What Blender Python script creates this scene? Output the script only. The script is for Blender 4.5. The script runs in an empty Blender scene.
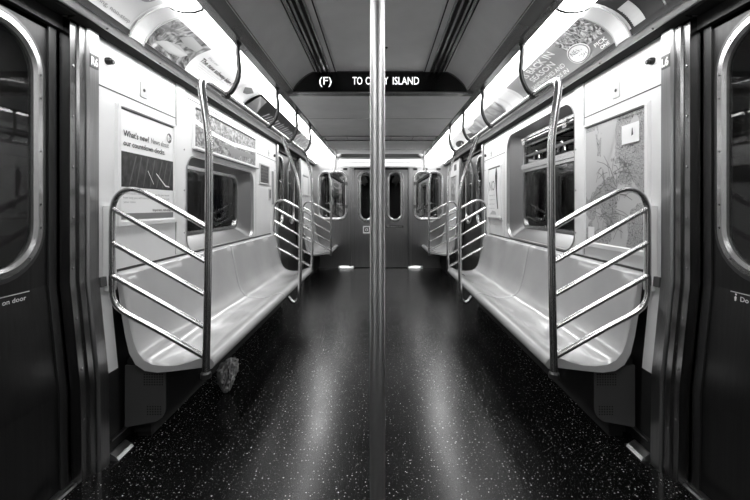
import bpy, bmesh, math, random
from mathutils import Vector, Matrix
random.seed(7)
S = bpy.context.scene
C = S.collection
PI = math.pi

# ------------------------------------------------------------------ materials
MAT = {}
def nt(name):
    m = bpy.data.materials.new(name); m.use_nodes = True
    n = m.node_tree.nodes; l = m.node_tree.links
    return m, n, l, n['Principled BSDF']
def grey(v): return (v, v, v, 1)
def plain(name, v, rough=0.5, metal=0.0, coat=0.0, bump=0.0, bscale=40, stretch=None, var=0.0, vscale=6):
    m, n, l, b = nt(name)
    b.inputs['Base Color'].default_value = grey(v)
    b.inputs['Roughness'].default_value = rough
    b.inputs['Metallic'].default_value = metal
    b.inputs['Coat Weight'].default_value = coat
    b.inputs['Coat Roughness'].default_value = 0.08
    tc = n.new('ShaderNodeTexCoord'); mp = n.new('ShaderNodeMapping')
    l.new(tc.outputs['Object'], mp.inputs['Vector'])
    if stretch: mp.inputs['Scale'].default_value = stretch
    if bump:
        t = n.new('ShaderNodeTexNoise'); t.inputs['Scale'].default_value = bscale; t.inputs['Detail'].default_value = 3
        l.new(mp.outputs[0], t.inputs['Vector'])
        bp = n.new('ShaderNodeBump'); bp.inputs['Strength'].default_value = bump; bp.inputs['Distance'].default_value = 0.002
        l.new(t.outputs['Fac'], bp.inputs['Height']); l.new(bp.outputs[0], b.inputs['Normal'])
    if var:
        t2 = n.new('ShaderNodeTexNoise'); t2.inputs['Scale'].default_value = vscale; t2.inputs['Detail'].default_value = 5
        l.new(mp.outputs[0], t2.inputs['Vector'])
        r = n.new('ShaderNodeMapRange')
        r.inputs['From Min'].default_value = 0.3; r.inputs['From Max'].default_value = 0.7
        r.inputs['To Min'].default_value = v*(1-var); r.inputs['To Max'].default_value = v*(1+var*0.6)
        l.new(t2.outputs['Fac'], r.inputs['Value'])
        cc = n.new('ShaderNodeCombineColor')
        for i in range(3): l.new(r.outputs[0], cc.inputs[i])
        l.new(cc.outputs[0], b.inputs['Base Color'])
    MAT[name] = m
    return m
plain('white_laminate', .80, .34, bump=.05, bscale=160, var=.03)
plain('seat_plastic', .46, .22, coat=.4, var=.07, vscale=4)
plain('steel', .33, .28, 1.0, bump=.04, bscale=30, stretch=(30, 30, .6), var=.10)
plain('dark_steel', .12, .32, .9, bump=.10, bscale=30, stretch=(30, 30, .6), var=.10, vscale=3)
plain('post_steel', .24, .26, 1.0, bump=.03, bscale=30, stretch=(30, 30, .6), var=.10)
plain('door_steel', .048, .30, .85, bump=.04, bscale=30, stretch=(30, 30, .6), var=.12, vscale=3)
plain('frame_steel', .50, .25, .9, bump=.04)
plain('tube_steel', .62, .27, 1.0, bump=.05, bscale=60)
plain('pole_steel', .75, .38, 1.0, bump=.05, bscale=60)
plain('arm_metal', .05, .30, .6)
plain('ceiling_laminate', .72, .38, bump=.05, bscale=90, var=.06)
plain('edge_metal', .38, .20, .7)
plain('ledge_metal', .92, .25, .5)
plain('black', .012, .35)
plain('matte_black', .008, .8)
plain('rubber', .015, .6)
plain('dark_paint', .02, .45, var=.1)
plain('dark_grey', .10, .5)
plain('panel_dark', .055, .45)
plain('seam', .03, .7)
plain('paper', .90, .4)
plain('pale_grey', .55, .45)
plain('mid_grey', .22, .5)
plain('ink', .02, .5)
plain('soft_ink', .30, .5)
plain('card_grey', .50, .45)
plain('reveal', .34, .30, .7)
plain('polished', .95, .28, 1.0)
plain('cornice', .85, .35)
plain('sign_face', .004, .25)
plain('crumpled', .36, .5, bump=.6, bscale=30, var=.35, vscale=25)
plain('white_print', .85, .5)
plain('acrylic', .75, .3)

def emis(name, v, st):
    m, n, l, b = nt(name)
    b.inputs['Base Color'].default_value = grey(.8)
    b.inputs['Emission Color'].default_value = grey(v)
    b.inputs['Emission Strength'].default_value = st
    MAT[name] = m
emis('lamp_diffuser', 1, 13.0)
emis('strip_diffuser', 1, 1.6)
emis('panel_diffuser', 1, 5.5)
emis('led', 1, 1.6)

def glass(name, ior):
    m, n, l, b = nt(name)
    b.inputs['Base Color'].default_value = grey(.75)
    b.inputs['Roughness'].default_value = 0.02
    b.inputs['IOR'].default_value = ior
    b.inputs['Transmission Weight'].default_value = 1.0
    MAT[name] = m
glass('glass', 1.30)
glass('end_glass', 2.3)

def floor_mat():
    m, n, l, b = nt('speckled_floor')
    tc = n.new('ShaderNodeTexCoord')
    cols = []
    for sc, th, w in ((50, .15, .6), (110, .20, .13), (24, .07, 1.0)):
        v = n.new('ShaderNodeTexVoronoi'); v.voronoi_dimensions = '2D'; v.inputs['Scale'].default_value = sc
        l.new(tc.outputs['Object'], v.inputs['Vector'])
        sep = n.new('ShaderNodeSeparateColor'); l.new(v.outputs['Color'], sep.inputs[0])
        mt = n.new('ShaderNodeMath'); mt.operation = 'MULTIPLY'; mt.inputs[1].default_value = th
        l.new(sep.outputs[0], mt.inputs[0])
        ls = n.new('ShaderNodeMath'); ls.operation = 'LESS_THAN'
        l.new(v.outputs['Distance'], ls.inputs[0]); l.new(mt.outputs[0], ls.inputs[1])
        pw = n.new('ShaderNodeMath'); pw.operation = 'POWER'; pw.inputs[1].default_value = 2.0
        l.new(sep.outputs[1], pw.inputs[0])
        mu = n.new('ShaderNodeMath'); mu.operation = 'MULTIPLY'; l.new(ls.outputs[0], mu.inputs[0]); l.new(pw.outputs[0], mu.inputs[1])
        m2 = n.new('ShaderNodeMath'); m2.operation = 'MULTIPLY'; m2.inputs[1].default_value = w; l.new(mu.outputs[0], m2.inputs[0])
        cols.append(m2)
    a = n.new('ShaderNodeMath'); a.operation = 'ADD'; l.new(cols[0].outputs[0], a.inputs[0]); l.new(cols[1].outputs[0], a.inputs[1])
    a2 = n.new('ShaderNodeMath'); a2.operation = 'ADD'; l.new(a.outputs[0], a2.inputs[0]); l.new(cols[2].outputs[0], a2.inputs[1])
    nz = n.new('ShaderNodeTexNoise'); nz.inputs['Scale'].default_value = 2.2; nz.inputs['Detail'].default_value = 3
    l.new(tc.outputs['Object'], nz.inputs['Vector'])
    r = n.new('ShaderNodeMapRange'); r.inputs['From Min'].default_value = .3; r.inputs['From Max'].default_value = .7
    r.inputs['To Min'].default_value = .002; r.inputs['To Max'].default_value = .006
    l.new(nz.outputs['Fac'], r.inputs['Value'])
    a3 = n.new('ShaderNodeMath'); a3.operation = 'ADD'; l.new(a2.outputs[0], a3.inputs[0]); l.new(r.outputs[0], a3.inputs[1])
    cc = n.new('ShaderNodeCombineColor')
    for i in range(3): l.new(a3.outputs[0], cc.inputs[i])
    l.new(cc.outputs[0], b.inputs['Base Color'])
    r2 = n.new('ShaderNodeMapRange'); r2.inputs['From Min'].default_value = .2; r2.inputs['From Max'].default_value = .8
    r2.inputs['To Min'].default_value = .19; r2.inputs['To Max'].default_value = .27
    l.new(nz.outputs['Fac'], r2.inputs['Value']); l.new(r2.outputs[0], b.inputs['Roughness'])
    b.inputs['Specular IOR Level'].default_value = 0.32
    MAT['speckled_floor'] = m
floor_mat()

def photo_mat(name, scale, lo, hi, seed, stretch=(1, 1, 1), detail=6, dist=1.0):
    """printed picture: contrasty grey noise"""
    m, n, l, b = nt(name)
    tc = n.new('ShaderNodeTexCoord'); mp = n.new('ShaderNodeMapping')
    mp.inputs['Location'].default_value = (seed, seed*1.7, seed*.3); mp.inputs['Scale'].default_value = stretch
    l.new(tc.outputs['Object'], mp.inputs['Vector'])
    t = n.new('ShaderNodeTexNoise'); t.inputs['Scale'].default_value = scale; t.inputs['Detail'].default_value = detail
    t.inputs['Distortion'].default_value = dist
    l.new(mp.outputs[0], t.inputs['Vector'])
    r = n.new('ShaderNodeValToRGB'); e = r.color_ramp.elements
    e[0].position = .36; e[0].color = grey(lo); e[1].position = .64; e[1].color = grey(hi)
    k = r.color_ramp.elements.new(.5); k.color = grey(lo+(hi-lo)*.35)
    l.new(t.outputs['Fac'], r.inputs['Fac']); l.new(r.outputs[0], b.inputs['Base Color'])
    b.inputs['Roughness'].default_value = .4
    MAT[name] = m
photo_mat('print_road', 9, .02, .55, 3, (1, 1.5, 2), 5, 1.5)
photo_mat('print_picnic', 24, .02, .75, 9, (1, 1, 1), 5, 2)
photo_mat('print_dark', 5, .004, .05, 5, (1, 3, 1), 3, .5)
photo_mat('print_streaks', 14, .03, .8, 11, (1, 6, 1), 3, .5)
photo_mat('print_station', 14, .004, .045, 4, (1, 2, 1.4), 4, .5)
photo_mat('print_notice', 60, .01, .12, 2, (1, 1, 1), 2, 0)
photo_mat('print_soft', 6, .25, .6, 8, (1, 1, 2), 4, 1)

def map_mat(name, base, line, scale, seed):
    m, n, l, b = nt(name)
    tc = n.new('ShaderNodeTexCoord'); mp = n.new('ShaderNodeMapping'); mp.inputs['Location'].default_value = (seed, seed, seed)
    l.new(tc.outputs['Object'], mp.inputs['Vector'])
    v = n.new('ShaderNodeTexVoronoi'); v.feature = 'DISTANCE_TO_EDGE'; v.inputs['Scale'].default_value = scale
    l.new(mp.outputs[0], v.inputs['Vector'])
    ls = n.new('ShaderNodeMath'); ls.operation = 'LESS_THAN'; ls.inputs[1].default_value = .045
    l.new(v.outputs['Distance'], ls.inputs[0])
    t = n.new('ShaderNodeTexNoise'); t.inputs['Scale'].default_value = 4.5; t.inputs['Detail'].default_value = 3
    l.new(mp.outputs[0], t.inputs['Vector'])
    gt = n.new('ShaderNodeMath'); gt.operation = 'GREATER_THAN'; gt.inputs[1].default_value = .48
    l.new(t.outputs['Fac'], gt.inputs[0])
    mu = n.new('ShaderNodeMath'); mu.operation = 'MULTIPLY'; l.new(ls.outputs[0], mu.inputs[0]); l.new(gt.outputs[0], mu.inputs[1])
    mx = n.new('ShaderNodeMix'); mx.data_type = 'RGBA'
    mx.inputs[6].default_value = grey(base); mx.inputs[7].default_value = grey(base*.84)
    l.new(gt.outputs[0], mx.inputs[0])
    m2 = n.new('ShaderNodeMix'); m2.data_type = 'RGBA'; m2.inputs[7].default_value = grey(line)
    l.new(mx.outputs[2], m2.inputs[6]); l.new(mu.outputs[0], m2.inputs[0])
    l.new(m2.outputs[2], b.inputs['Base Color']); b.inputs['Roughness'].default_value = .3
    MAT[name] = m
map_mat('print_map', .54, .04, 85, 2)
photo_mat('print_long_map', 22, .05, .42, 6, (1, 1, 1.6), 6, 1.2)

# ------------------------------------------------------------------ mesh tools
SPLIT = {'screw', 'rivet', 'bolt', 'bracket', 'slot', 'blade', 'latch', 'pull_ring', 'edge_bead', 'map_key', 'vent_hole', 'cover_strip', 'flange', 'transom', 'picture_highlight', 'collar'}
def obj(name, bm, mat, parent=None, smooth=False, loc=None):
    bmesh.ops.recalc_face_normals(bm, faces=bm.faces)
    marks = TXT.pop(id(bm), [])
    by_line = name == 'lettering' and len(marks) > 1
    if name in SPLIT or by_line:
        left = set(bm.verts); groups_ = []
        if by_line:
            allv = list(bm.verts)
            for a_, b_ in marks: groups_.append(allv[a_:b_]); left -= set(allv[a_:b_])
            if left: groups_.append(list(left)); left = set()
        while left:
            st = [next(iter(left))]; left.discard(st[0]); g_ = []
            while st:
                v = st.pop(); g_.append(v)
                for e in v.link_edges:
                    w = e.other_vert(v)
                    if w in left: left.discard(w); st.append(w)
            groups_.append(g_)
        if len(groups_) > 1:
            groups_.sort(key=lambda g: min(tuple(round(c, 5) for c in v.co) for v in g)); first = None
            for g_ in groups_:
                b2 = bmesh.new(); mp_ = {v: b2.verts.new(v.co) for v in g_}; fs = {f for v in g_ for f in v.link_faces}
                for f in sorted(fs, key=lambda f: f.index): b2.faces.new([mp_[v] for v in f.verts])
                o = obj(name, b2, mat, parent, smooth)
                first = first or o
            bm.free(); return first
    me = bpy.data.meshes.new(name); bm.to_mesh(me); bm.free()
    me.materials.append(MAT[mat])
    if smooth:
        for p in me.polygons: p.use_smooth = True
        try: me.set_sharp_from_angle(angle=math.radians(40))
        except Exception: pass
    o = bpy.data.objects.new(name, me); C.objects.link(o)
    if parent: o.parent = parent
    return o
def tag(o, label, cat, group=None):
    o['label'] = label; o['category'] = cat
    if group: o['group'] = group
    return o
def thing(name, label, cat, group=None):
    o = bpy.data.objects.new(name, None); C.objects.link(o); o.empty_display_size = .1
    return tag(o, label, cat, group)
def base(o):
    """move an Empty root to the base of its parts without moving them"""
    pts = []
    def rec(c):
        if c.type == 'MESH': pts.extend(v.co for v in c.data.vertices)
        for k in c.children: rec(k)
    bpy.context.view_layer.update(); rec(o)
    if not pts: return o
    mn = [min(p[i] for p in pts) for i in range(3)]; mx = [max(p[i] for p in pts) for i in range(3)]
    d = Vector(((mn[0]+mx[0])/2, (mn[1]+mx[1])/2, mn[2]))
    o.location = d
    for c in o.children: c.location = -d
    return o
def struct(o): o['kind'] = 'structure'; return o
def B(): return bmesh.new()
def box(bm, x0, x1, y0, y1, z0, z1):
    vs = [bm.verts.new((x, y, z)) for x in (x0, x1) for y in (y0, y1) for z in (z0, z1)]
    for f in ((0,1,3,2), (4,6,7,5), (0,4,5,1), (2,3,7,6), (0,2,6,4), (1,5,7,3)): bm.faces.new([vs[i] for i in f])
    return vs
def sbox(bm, s, x0, x1, y0, y1, z0, z1): return box(bm, s*x0, s*x1, y0, y1, z0, z1)
def loft(bm, loops, closed=True, cap0=False, cap1=False):
    rows = [[bm.verts.new(p) for p in lp] for lp in loops]
    n = len(rows[0])
    for a, b in zip(rows, rows[1:]):
        for i in range(n if closed else n-1):
            j = (i+1) % n
            bm.faces.new((a[i], a[j], b[j], b[i]))
    if cap0: bm.faces.new(rows[0])
    if cap1: bm.faces.new(rows[-1])
    return rows
def prism(bm, prof, y0, y1, s=1, closed=True, ny=1):
    loft(bm, [[(s*x, y0+(y1-y0)*k/ny, z) for x, z in prof] for k in range(ny+1)], closed, closed, closed)
def catmull(pts, n=6):
    P = [Vector(p) for p in pts]; P = [P[0]*2-P[1]] + P + [P[-1]*2-P[-2]]
    out = []
    for i in range(1, len(P)-2):
        a, b, c, d = P[i-1:i+3]
        for k in range(n):
            t = k/n
            out.append(.5*((2*b)+(c-a)*t+(2*a-5*b+4*c-d)*t*t+(-a+3*b-3*c+d)*t**3))
    out.append(P[-2]); return out
def tube(bm, pts, r, seg=14, smooth=0, rfun=None):
    P = catmull(pts, smooth) if smooth else [Vector(p) for p in pts]
    T = []
    for i in range(len(P)):
        a = P[max(i-1, 0)]; b = P[min(i+1, len(P)-1)]; T.append((b-a).normalized())
    up = Vector((0, 0, 1)) if abs(T[0].z) < .9 else Vector((0, 1, 0))
    nrm = T[0].cross(up).normalized(); loops = []
    for i, p in enumerate(P):
        nrm = (nrm - T[i]*nrm.dot(T[i])).normalized(); bi = T[i].cross(nrm)
        rr_ = rfun(i/(len(P)-1)) if rfun else r
        loops.append([p + (nrm*math.cos(2*PI*k/seg)+bi*math.sin(2*PI*k/seg))*rr_ for k in range(seg)])
    loft(bm, loops, True, True, True)
def disc(bm, c, ax, r, h, seg=18):
    c = Vector(c); ax = Vector(ax).normalized()
    tube(bm, [c, c+ax*h*.7, c+ax*h], r, seg, rfun=lambda t: r if t < .8 else r*.75)
def rr(a0, a1, b0, b1, r, n=8):
    r = min(r, (a1-a0)/2-1e-4, (b1-b0)/2-1e-4); out = []
    for cx, cy, st in ((a1-r, b1-r, 0), (a0+r, b1-r, 90), (a0+r, b0+r, 180), (a1-r, b0+r, 270)):
        for k in range(n+1):
            a = math.radians(st+90*k/n); out.append((cx+r*math.cos(a), cy+r*math.sin(a)))
    return out
def holed(bm, outer, holes, f):
    """flat sheet with holes, f maps 2D -> 3D"""
    es = []
    for lp in [outer]+holes:
        vs = [bm.verts.new(f(*p)) for p in lp]
        for i in range(len(vs)): es.append(bm.edges.new((vs[i], vs[(i+1) % len(vs)])))
    bmesh.ops.triangle_fill(bm, use_beauty=True, edges=es)
def rectpts(a0, a1, b0, b1): return [(a0, b0), (a1, b0), (a1, b1), (a0, b1)]
def WX(s, x): return lambda y, z: (s*x, y, z)
def EY(yy): return lambda x, z: (x, yy, z)
def ring(bm, o, i, f0, f1):
    """frame between loops o and i (same count), front map f0, back map f1"""
    loft(bm, [[f1(*p) for p in o], [f0(*p) for p in o], [f0(*p) for p in i], [f1(*p) for p in i]], True)
def slab(bm, lp, f0, f1): loft(bm, [[f0(*p) for p in lp], [f1(*p) for p in lp]], True, True, True)
def patch(bm, u0, u1, v0, v1, f, nu=1, nv=8):
    g = [[bm.verts.new(f(u0+(u1-u0)*i/nu, v0+(v1-v0)*j/nv)) for j in range(nv+1)] for i in range(nu+1)]
    for i in range(nu):
        for j in range(nv): bm.faces.new((g[i][j], g[i+1][j], g[i+1][j+1], g[i][j+1]))
def ell(cx, cy, rx, ry, n=24): return [(cx+rx*math.cos(2*PI*k/n), cy+ry*math.sin(2*PI*k/n)) for k in range(n)]
def face(bm, pts, f): bm.faces.new([bm.verts.new(f(*p)) for p in pts])

_tc = {}
def text2d(s, bold=0.0):
    if (s, bold) in _tc: return _tc[(s, bold)]
    cu = bpy.data.curves.new('t', 'FONT'); cu.body = s; cu.size = 1.0; cu.offset = bold; cu.resolution_u = 3
    o = bpy.data.objects.new('t', cu); C.objects.link(o); bpy.context.view_layer.update()
    me = bpy.data.meshes.new_from_object(o.evaluated_get(bpy.context.evaluated_depsgraph_get()))
    V = [(v.co.x, v.co.y) for v in me.vertices]; F = [tuple(p.vertices) for p in me.polygons]
    bpy.data.objects.remove(o); bpy.data.curves.remove(cu); bpy.data.meshes.remove(me)
    _tc[(s, bold)] = (V, F); return V, F
TXT = {}
def text(bm, s, u, v, w, h, f, bold=.0):
    """text with its left end at u and its baseline at v, width w, cap height h; f maps 2D -> 3D"""
    V, F = text2d(s, bold); n0 = len(bm.verts)
    x0 = min(p[0] for p in V); x1 = max(p[0] for p in V)
    vs = [bm.verts.new(f(u+(p[0]-x0)/(x1-x0)*w, v+p[1]/.70*h)) for p in V]
    for q in F:
        try: bm.faces.new([vs[i] for i in q])
        except ValueError: pass
    TXT.setdefault(id(bm), []).append((n0, len(bm.verts)))
SIDE = {-1: 'left', 1: 'right'}

# ------------------------------------------------------------------ dimensions
YN, YE = -2.8, 7.38            # shell ends
XW = 1.30
def lean(z):                   # the side walls lean in below seat-back height
    if z >= .85: return XW
    if z >= .40: return 1.255 + (z-.40)/.45*.045
    return 1.25 + max(z-.0, 0)/.40*.005
A0, AC, A1 = (1.22, 1.995), (1.185, 2.115), (1.022, 2.152)
def arc(v):
    x = (1-v)**2*A0[0]+2*v*(1-v)*AC[0]+v*v*A1[0]; z = (1-v)**2*A0[1]+2*v*(1-v)*AC[1]+v*v*A1[1]
    dx = 2*(1-v)*(AC[0]-A0[0])+2*v*(A1[0]-AC[0]); dz = 2*(1-v)*(AC[1]-A0[1])+2*v*(A1[1]-AC[1])
    L = math.hypot(dx, dz); return x, z, -dz/L, dx/L      # point and inward normal
def COVE(s, off):
    def f(y, v):
        x, z, nx, nz = arc(v); nx, nz = (nx, nz) if nz < 0 else (-nx, -nz)
        return (s*(x+nx*off), y, z+nz*off)
    return f
# make sure the normal points into the car
_x, _z, _nx, _nz = arc(.5)

# ------------------------------------------------------------------ floor
bm = B(); box(bm, -1.42, 1.42, YN, YE+.1, -.06, 0); struct(obj('floor', bm, 'speckled_floor'))

# ------------------------------------------------------------------ ceiling
bm = B()
prof = [(-.72, 2.13)]
for k in range(0, 11):
    a = k/10; prof.append((-(.715-.185*a**1.3), 2.135+.155*(1-(1-a)**1.4)))
prof2 = prof + [(-x, z) for x, z in reversed(prof)]
top = [(.72, 2.36), (-.72, 2.36)]
prism(bm, prof2+top, YN, 3.20, 1)
ceil = struct(obj('ceiling', bm, 'ceiling_laminate', smooth=True))
bm = B(); box(bm, -.775, .775, 3.24, 5.10, 2.112, 2.30); box(bm, -.775, .775, 5.48, 6.83, 2.112, 2.30)
box(bm, -.775, .775, 5.125, 5.455, 2.12, 2.30)
low = struct(obj('ceiling', bm, 'ceiling_laminate'))
bm = B()
for y in (5.10, 5.455): box(bm, -.77, .77, y, y+.025, 2.106, 2.13)
box(bm, -.77, .77, 3.19, 3.245, 2.104, 2.125)
for x in (-.45, -.15, .15, .45): box(bm, x-.002, x+.002, 5.13, 5.45, 2.117, 2.125)
for y in (4.1, 6.3): box(bm, -.77, .77, y, y+.004, 2.110, 2.115)
obj('cover_strip', bm, 'edge_metal', low)
bm = B(); box(bm, -.84, .84, 6.80, YE, 2.27, 2.32); struct(obj('ceiling', bm, 'ceiling_laminate'))

# air vents: long slotted grilles let into the ceiling
for s in (-1, 1):
    v = thing('ceiling_vent', 'long slotted air grille in the %s half of the ceiling before the destination sign' % SIDE[s], 'vent', 'ceiling air grilles')
    bm = B(); sbox(bm, s, .355, .545, YN+.2, 3.17, 2.281, 2.295); obj('backing', bm, 'ceiling_laminate', v)
    bm = B()
    for x0, x1 in ((.362, .369), (.415, .437), (.452, .474), (.489, .500), (.527, .534)):
        sbox(bm, s, x0, x1, YN+.25, 3.15, 2.276, 2.283)
    obj('slot', bm, 'matte_black', v)
    bm = B()
    for x0, x1 in ((.405, .415), (.437, .452), (.474, .489), (.500, .512)):
        sbox(bm, s, x0, x1, YN+.25, 3.15, 2.268, 2.283)
    obj('blade', bm, 'edge_metal', v); base(v)

# ceiling edge trims (lips under the lamps)
for i, s in enumerate((-1, 1)):
    bm = B()
    prism(bm, [(.775, 2.112), (.785, 2.106), (.835, 2.106), (.842, 2.112), (.842, 2.19), (.836, 2.19), (.715, 2.145), (.712, 2.135)], YN, YE-.002, s)
    o = struct(obj('trim_%d' % (i+1), bm, 'edge_metal'))
    bm = B()
    for k in range(12): disc(bm, (s*.80, .5+k*.60, 2.106), (0, 0, -1), .007, .003, 10)
    obj('screw', bm, 'dark_steel', o)

# ------------------------------------------------------------------ lamps above the advertising cards
LY = [(-2.6, -1.15), (-1.13, .38), (.40, 1.86), (1.88, 3.28), (3.30, 4.72), (4.74, 6.28), (6.31, YE-.004)]
names = ['behind the camera', 'behind', 'above the near %s door', 'above the first card past the near %s door post', 'above the middle of the near %s bench',
         'above the far end of the near %s bench', 'at the far end wall on the %s']
for s in (-1, 1):
    for k, (y0, y1) in enumerate(LY):
        if k < 1: continue
        nm = names[k] if '%s' not in names[k] else names[k] % SIDE[s]
        if k == 1: nm = 'over the doorway beside the viewer on the ' + SIDE[s]
        t = thing('ceiling_light', 'glowing white strip light ' + nm, 'light', 'strip lights along the ceiling edges')
        if k == 6:
            bm = B(); prism(bm, [(1.205, 2.006), (.848, 2.112), (.846, 2.122), (1.205, 2.016)], y0, y1, s); obj('diffuser', bm, 'panel_diffuser', t)
            bm = B(); prism(bm, [(1.210, 2.003), (.845, 2.110), (.845, 2.125), (1.210, 2.020)], y0-.012, y0, s); obj('end_cap', bm, 'acrylic', t)
            base(t); t['label'] = 'wide flat glowing panel where the lights meet the far end wall on the ' + SIDE[s]; t['group'] = 'glowing end panels'
            continue
        bm = B()
        prism(bm, [(1.030, 2.152), (1.012, 2.136), (.985, 2.122), (.945, 2.114), (.90, 2.116), (.865, 2.128), (.848, 2.15), (.852, 2.18), (.96, 2.185), (1.027, 2.18)], y0, y1, s)
        obj('diffuser', bm, 'lamp_diffuser', t, True)
        bm = B(); prism(bm, [(1.034, 2.150), (1.015, 2.132), (.987, 2.118), (.945, 2.110), (.90, 2.112), (.862, 2.124), (.845, 2.15), (.845, 2.19), (1.034, 2.19)], y1, y1+.016, s)
        obj('end_cap', bm, 'rubber' if k == 2 else 'acrylic', t, True)
        base(t)

# cove behind the advertising cards + shelf ledge
for i, s in enumerate((-1, 1)):
    bm = B()
    lp = [COVE(s, -.004)(0, k/10) for k in range(11)]
    pf = [(p[0]*s, p[2]) for p in lp] + [(1.022, 2.20), (1.33, 2.20), (1.33, 1.995)]
    prism(bm, pf, YN, YE, s)
    struct(obj('trim_%d' % (i+3), bm, 'white_laminate', smooth=True))
    bm = B()
    prism(bm, [(1.34, 1.973), (1.238, 1.973), (1.228, 1.980), (1.214, 1.996), (1.216, 2.001), (1.34, 2.003)], YN, YE, s)
    o = struct(obj('trim_%d' % (i+5), bm, 'ledge_metal'))
    bm = B()
    for k in range(15):
        y = .9+.42*k; disc(bm, (s*1.2335, y, 1.977), (-s*.7, 0, -.7), .006, .003, 10)
    obj('screw', bm, 'dark_steel', o)
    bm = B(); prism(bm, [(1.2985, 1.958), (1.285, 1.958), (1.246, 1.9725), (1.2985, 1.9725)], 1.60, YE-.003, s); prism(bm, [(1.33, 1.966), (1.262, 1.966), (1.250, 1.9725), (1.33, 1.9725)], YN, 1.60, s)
    obj('underside_shade', bm, 'matte_black', o)  # black strip puts the shade under the ledge into colour
    bm = B(); patch(bm, .2, 1.852, .0, .13, COVE(s, .009), 1, 4); patch(bm, 1.975, 7.0, .0, .10, COVE(s, .009), 1, 4)
    obj('card_channel', bm, 'black', o)

# ------------------------------------------------------------------ advertising cards
def card(s, y0, y1, mat, label, v0=.09, v1=1.0, off=.003):
    t = thing('advertising_card', label, 'advertisement', 'advertising cards above the %s wall' % SIDE[s])
    bm = B(); f0, f1 = COVE(s, off), COVE(s, off-.0025)
    patch(bm, y0, y1, v0, v1, f0, 1, 12); obj('card_sheet', bm, mat, t, True)
    return t
def fac(s, y0, off=.005):
    """text-friendly map: u metres along reading direction from the reader's left, v metres up the arc / .20"""
    g = COVE(s, off)
    return (lambda u, v: g(y0+u if s < 0 else y0-u, v))
def add(t, name, mat, draw):
    bm = B(); draw(bm); return obj(name, bm, mat, t)

# left wall ----------------------------------------------------
t = card(-1, .55, 1.845, 'pale_grey', 'pale card reading Improving, non-stop above the near left door')
f = fac(-1, 1.0)
add(t, 'lettering', 'mid_grey', lambda b: text(b, 'Improving, non-stop', .53, .23, .30, .085, f, .01))
add(t, 'logo', 'mid_grey', lambda b: face(b, ell(.77, .86, .035, .13), f))
add(t, 'logo_mark', 'white_print', lambda b: text(b, 'MTA', .748, .82, .045, .08, fac(-1, 1.0, .007), .01))
add(t, 'small_print', 'soft_ink', lambda b: text(b, 'www', .55, .72, .03, .04, f))
base(t)
for s in (-1, 1):
    t = tag(obj('card_divider', (lambda b: (patch(b, 1.862, 1.968, .02, 1.0, COVE(s, .010), 1, 12), b)[1])(B()), 'acrylic', smooth=True),
        'curved white divider between the first two cards above the %s wall' % SIDE[s], 'divider', 'card dividers')
    bm = B()
    for y in (1.862, 1.968): tube(bm, [COVE(s, .010)(y, k/10) for k in range(11)], .004, 6)
    obj('edge_bead', bm, 'pale_grey', t, True)
t = card(-1, 1.978, 3.02, 'paper', 'white card with a landscape photo and a bold headline, first past the left divider')
f = fac(-1, 1.978)
add(t, 'picture', 'print_road', lambda b: patch(b, .01, .40, .11, .94, f, 1, 10))
def lake(b):
    g = fac(-1, 1.978, .007)
    face(b, [(.06, .25), (.20, .22), (.30, .30), (.34, .46), (.22, .52), (.12, .42)], g)
    face(b, [(.16, .66), (.26, .60), (.36, .66), (.35, .84), (.2, .86)], g)
add(t, 'picture_highlight', 'card_grey', lake)
add(t, 'lettering', 'ink', lambda b: text(b, 'The new subway blog ?', .46, .54, .50, .13, f, .02))
add(t, 'small_print', 'soft_ink', lambda b: (text(b, "What's new?", .48, .72, .14, .07, f),
    [text(b, 'countdown clocks service news and more', .48, .46-.06*k, .40-.03*k, .030, f) for k in range(4)]))
base(t)
t = card(-1, 3.06, 3.30, 'paper', 'narrow white blank card left of the dark striped card on the left'); 
add(t, 'smudge', 'mid_grey', lambda b: face(b, [(.02, .80), (.10, .62), (.16, .66), (.20, .84), (.08, .92)], fac(-1, 3.06)))
base(t)
t = card(-1, 3.34, 5.10, 'black', 'black card with slanting white lines above the left bench')
f = fac(-1, 3.34)
add(t, 'picture', 'mid_grey', lambda b: face(b, [(.03, .3), (.34, .3), (.30, .6), (.22, .92), (.03, .92)], f))
def streak(b):
    for k in range(16):
        u = .42+k*.085; du = .10+.06*random.random()
        face(b, [(u, .2), (u+.016, .2), (u+du+.022, .66), (u+du, .62+.2*random.random())], fac(-1, 3.34, .007))
add(t, 'drawn_line', 'pale_grey', streak); base(t)
t = card(-1, 5.14, 6.25, 'print_streaks', 'blurred light and dark striped card, furthest printed one on the left'); base(t)
# right wall ---------------------------------------------------
t = card(1, .55, 1.62, 'ink', 'dark card with part of a portrait above the near right door')
f = fac(1, 1.62); f2 = fac(1, 1.62, .006); f3 = fac(1, 1.62, .008)
add(t, 'portrait', 'mid_grey', lambda b: (face(b, ell(.13, .48, .075, .34), f), face(b, [(.15, .1), (.30, .3), (.24, .8), (.12, .9)], f2)))
add(t, 'portrait_shade', 'dark_grey', lambda b: face(b, ell(.13, .40, .035, .05), f3))
add(t, 'portrait_shade', 'dark_grey', lambda b: face(b, ell(.16, .72, .045, .07), f3))
add(t, 'portrait_highlight', 'paper', lambda b: face(b, ell(.17, .84, .03, .04), f3))
base(t)
t = card(1, 1.63, 1.845, 'ink', 'small dark card beside the right divider with a white printed slip')
f = fac(1, 1.845)
add(t, 'printed_slip', 'card_grey', lambda b: patch(b, .02, .10, .10, .62, f, 1, 6))
add(t, 'small_print', 'ink', lambda b: [face(b, [(.022, .14+.045*k), (.026, .14+.045*k), (.026, .16+.045*k), (.022, .16+.045*k)], fac(1, 1.845, .007)) for k in range(9)])
base(t)
t = card(1, 1.978, 3.16, 'soft_ink', 'grey card with a crowd picture, round badge and white capitals above the right wall')
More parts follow.
